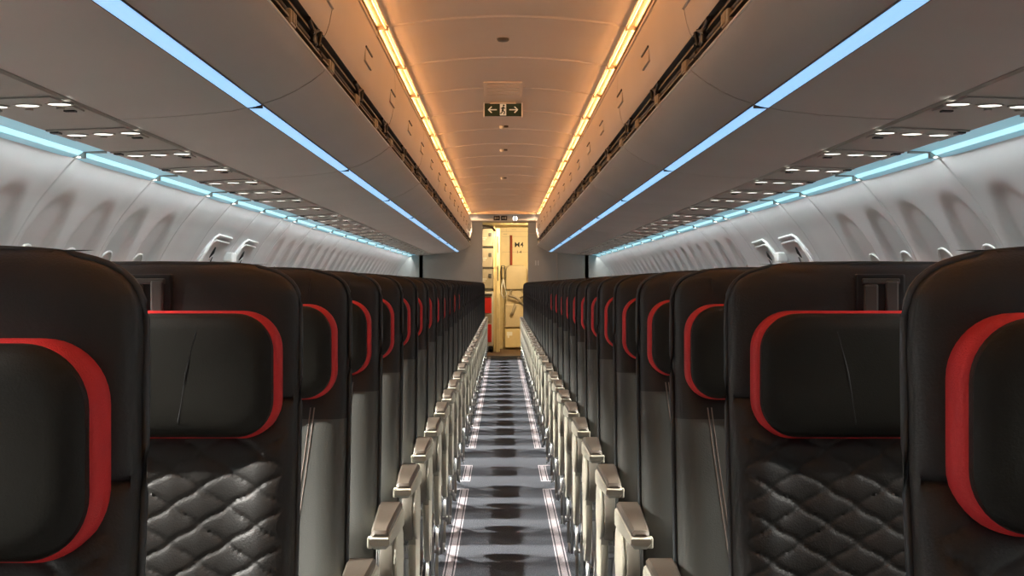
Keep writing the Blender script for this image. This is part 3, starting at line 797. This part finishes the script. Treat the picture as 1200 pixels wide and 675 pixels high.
g = G(); g.tube([(-.08, -.01, 1.05), (-.13, -.05, .95), (-.02, -.06, .92), (.06, -.05, .86), (.12, -.04, .78)], .022, 8); g.tube([(.06, -.05, .90), (.13, -.05, .96), (.10, -.03, 1.04)], .018, 8)
g.tube([(-.02, -.055, .80), (-.06, -.055, .66), (-.09, -.055, .60)], .028, 8)
g.build('harness', M['galley_box'], root, True)
root = empty('interphone_handset', (-.015, 27.66, 0), 'cream interphone handset with looped cord beside the jumpseat', 'handset')
g = G(); g.box(-.035, .035, 0, .30, 1.23, 1.48, 0, .01); g.build('cradle', M['dark2'], root)
g = G(); g.tube([(0, -.02, 1.25), (0, -.035, 1.30), (0, -.035, 1.42), (0, -.02, 1.46)], [.022, .016, .016, .022], 10); g.build('handset', M['galley'], root, True)
g = G(); g.tube([(0, -.02, 1.26), (.03, -.03, 1.10), (.06, -.03, .98), (.02, -.03, .90), (-.03, -.03, .98), (-.02, -.02, 1.12), (.0, .0, 1.24)], .011, 8); g.build('cord', M['white'], root, True)
g = G(); g.tube([(.13, 27.96, 2.02), (.13, 27.95, 1.80), (.13, 27.95, 1.55), (.13, 27.96, 1.45)], .022, 10)
tag(g.build('door_strap', M['sash'], None, True), 'long dark red strap hanging on the cream galley wall', 'strap')
# lettering on the galley wall
root = empty('galley_placard', (.27, GY-.007, 1.74), 'black lettering M4 over 1-4 on the cream galley wall', 'sign')
for t, z, h in (('M4', .07, .13), ('1-4', -.04, .07)):
    cu = bpy.data.curves.new('lettering', 'FONT'); cu.body = t; cu.size = h; cu.align_x = 'CENTER'; cu.extrude = .001; cu.offset = .0006
    tmp = bpy.data.objects.new('tmp', cu); COL.objects.link(tmp); bpy.context.view_layer.update(); me = bpy.data.meshes.new_from_object(tmp); bpy.data.objects.remove(tmp)
    me.materials.clear(); me.materials.append(M['letter']); o = bpy.data.objects.new('lettering', me); COL.objects.link(o); o.parent = root; o.rotation_euler = (PI/2, 0, 0); o.location = (0, 0, z)
# curtain rail seen over the left of the galley opening
g = G(); g.tube([(-.50, 25.6, 2.10), (-.30, 25.62, 2.10), (-.20, 25.66, 2.08), (-.15, 25.75, 2.03)], .018, 8)
tag(g.build('curtain_rail', M['taupe'], None, True), 'curved grey-brown rail above the left side of the galley opening', 'rail')

# ------------------------------------------------------------------ lights
def area(name, loc, rot, sx, sy, e, c):
    d = bpy.data.lights.new(name, 'AREA'); d.shape = 'RECTANGLE'; d.size = sx; d.size_y = sy; d.energy = e; d.color = c
    o = bpy.data.objects.new(name, d); COL.objects.link(o); o.location = loc; o.rotation_euler = rot; return o
area('galley_ceiling_light', (.25, 26.2, 2.15), (math.radians(38), 0, 0), .6, .3, 85, (1.0, .74, .40))

for x in (-.45, .45):  # added fill without a fitting, brightens the ceiling and bulkheads before the galley
    d = bpy.data.lights.new('aft_fill_light', 'POINT'); d.energy = 5; d.color = (1.0, .66, .42); d.shadow_soft_size = .05
    o = bpy.data.objects.new('aft_fill_light', d); COL.objects.link(o); o.location = (x, 24.2, 1.95)
w = bpy.data.worlds.new('world'); scene.world = w; w.use_nodes = True
w.node_tree.nodes['Background'].inputs['Color'].default_value = (.5, .55, .6, 1); w.node_tree.nodes['Background'].inputs['Strength'].default_value = 0.05

# ------------------------------------------------------------------ look
scene.view_settings.view_transform = 'Standard'; scene.view_settings.look = 'None'
scene.view_settings.gamma = 1.0; scene.view_settings.use_curve_mapping = False
scene.view_settings.exposure = 0.0
scene.cycles.max_bounces = 8; scene.cycles.diffuse_bounces = 5; scene.cycles.glossy_bounces = 3
scene.cycles.use_denoising = True
scene.cycles.sample_clamp_indirect = 6
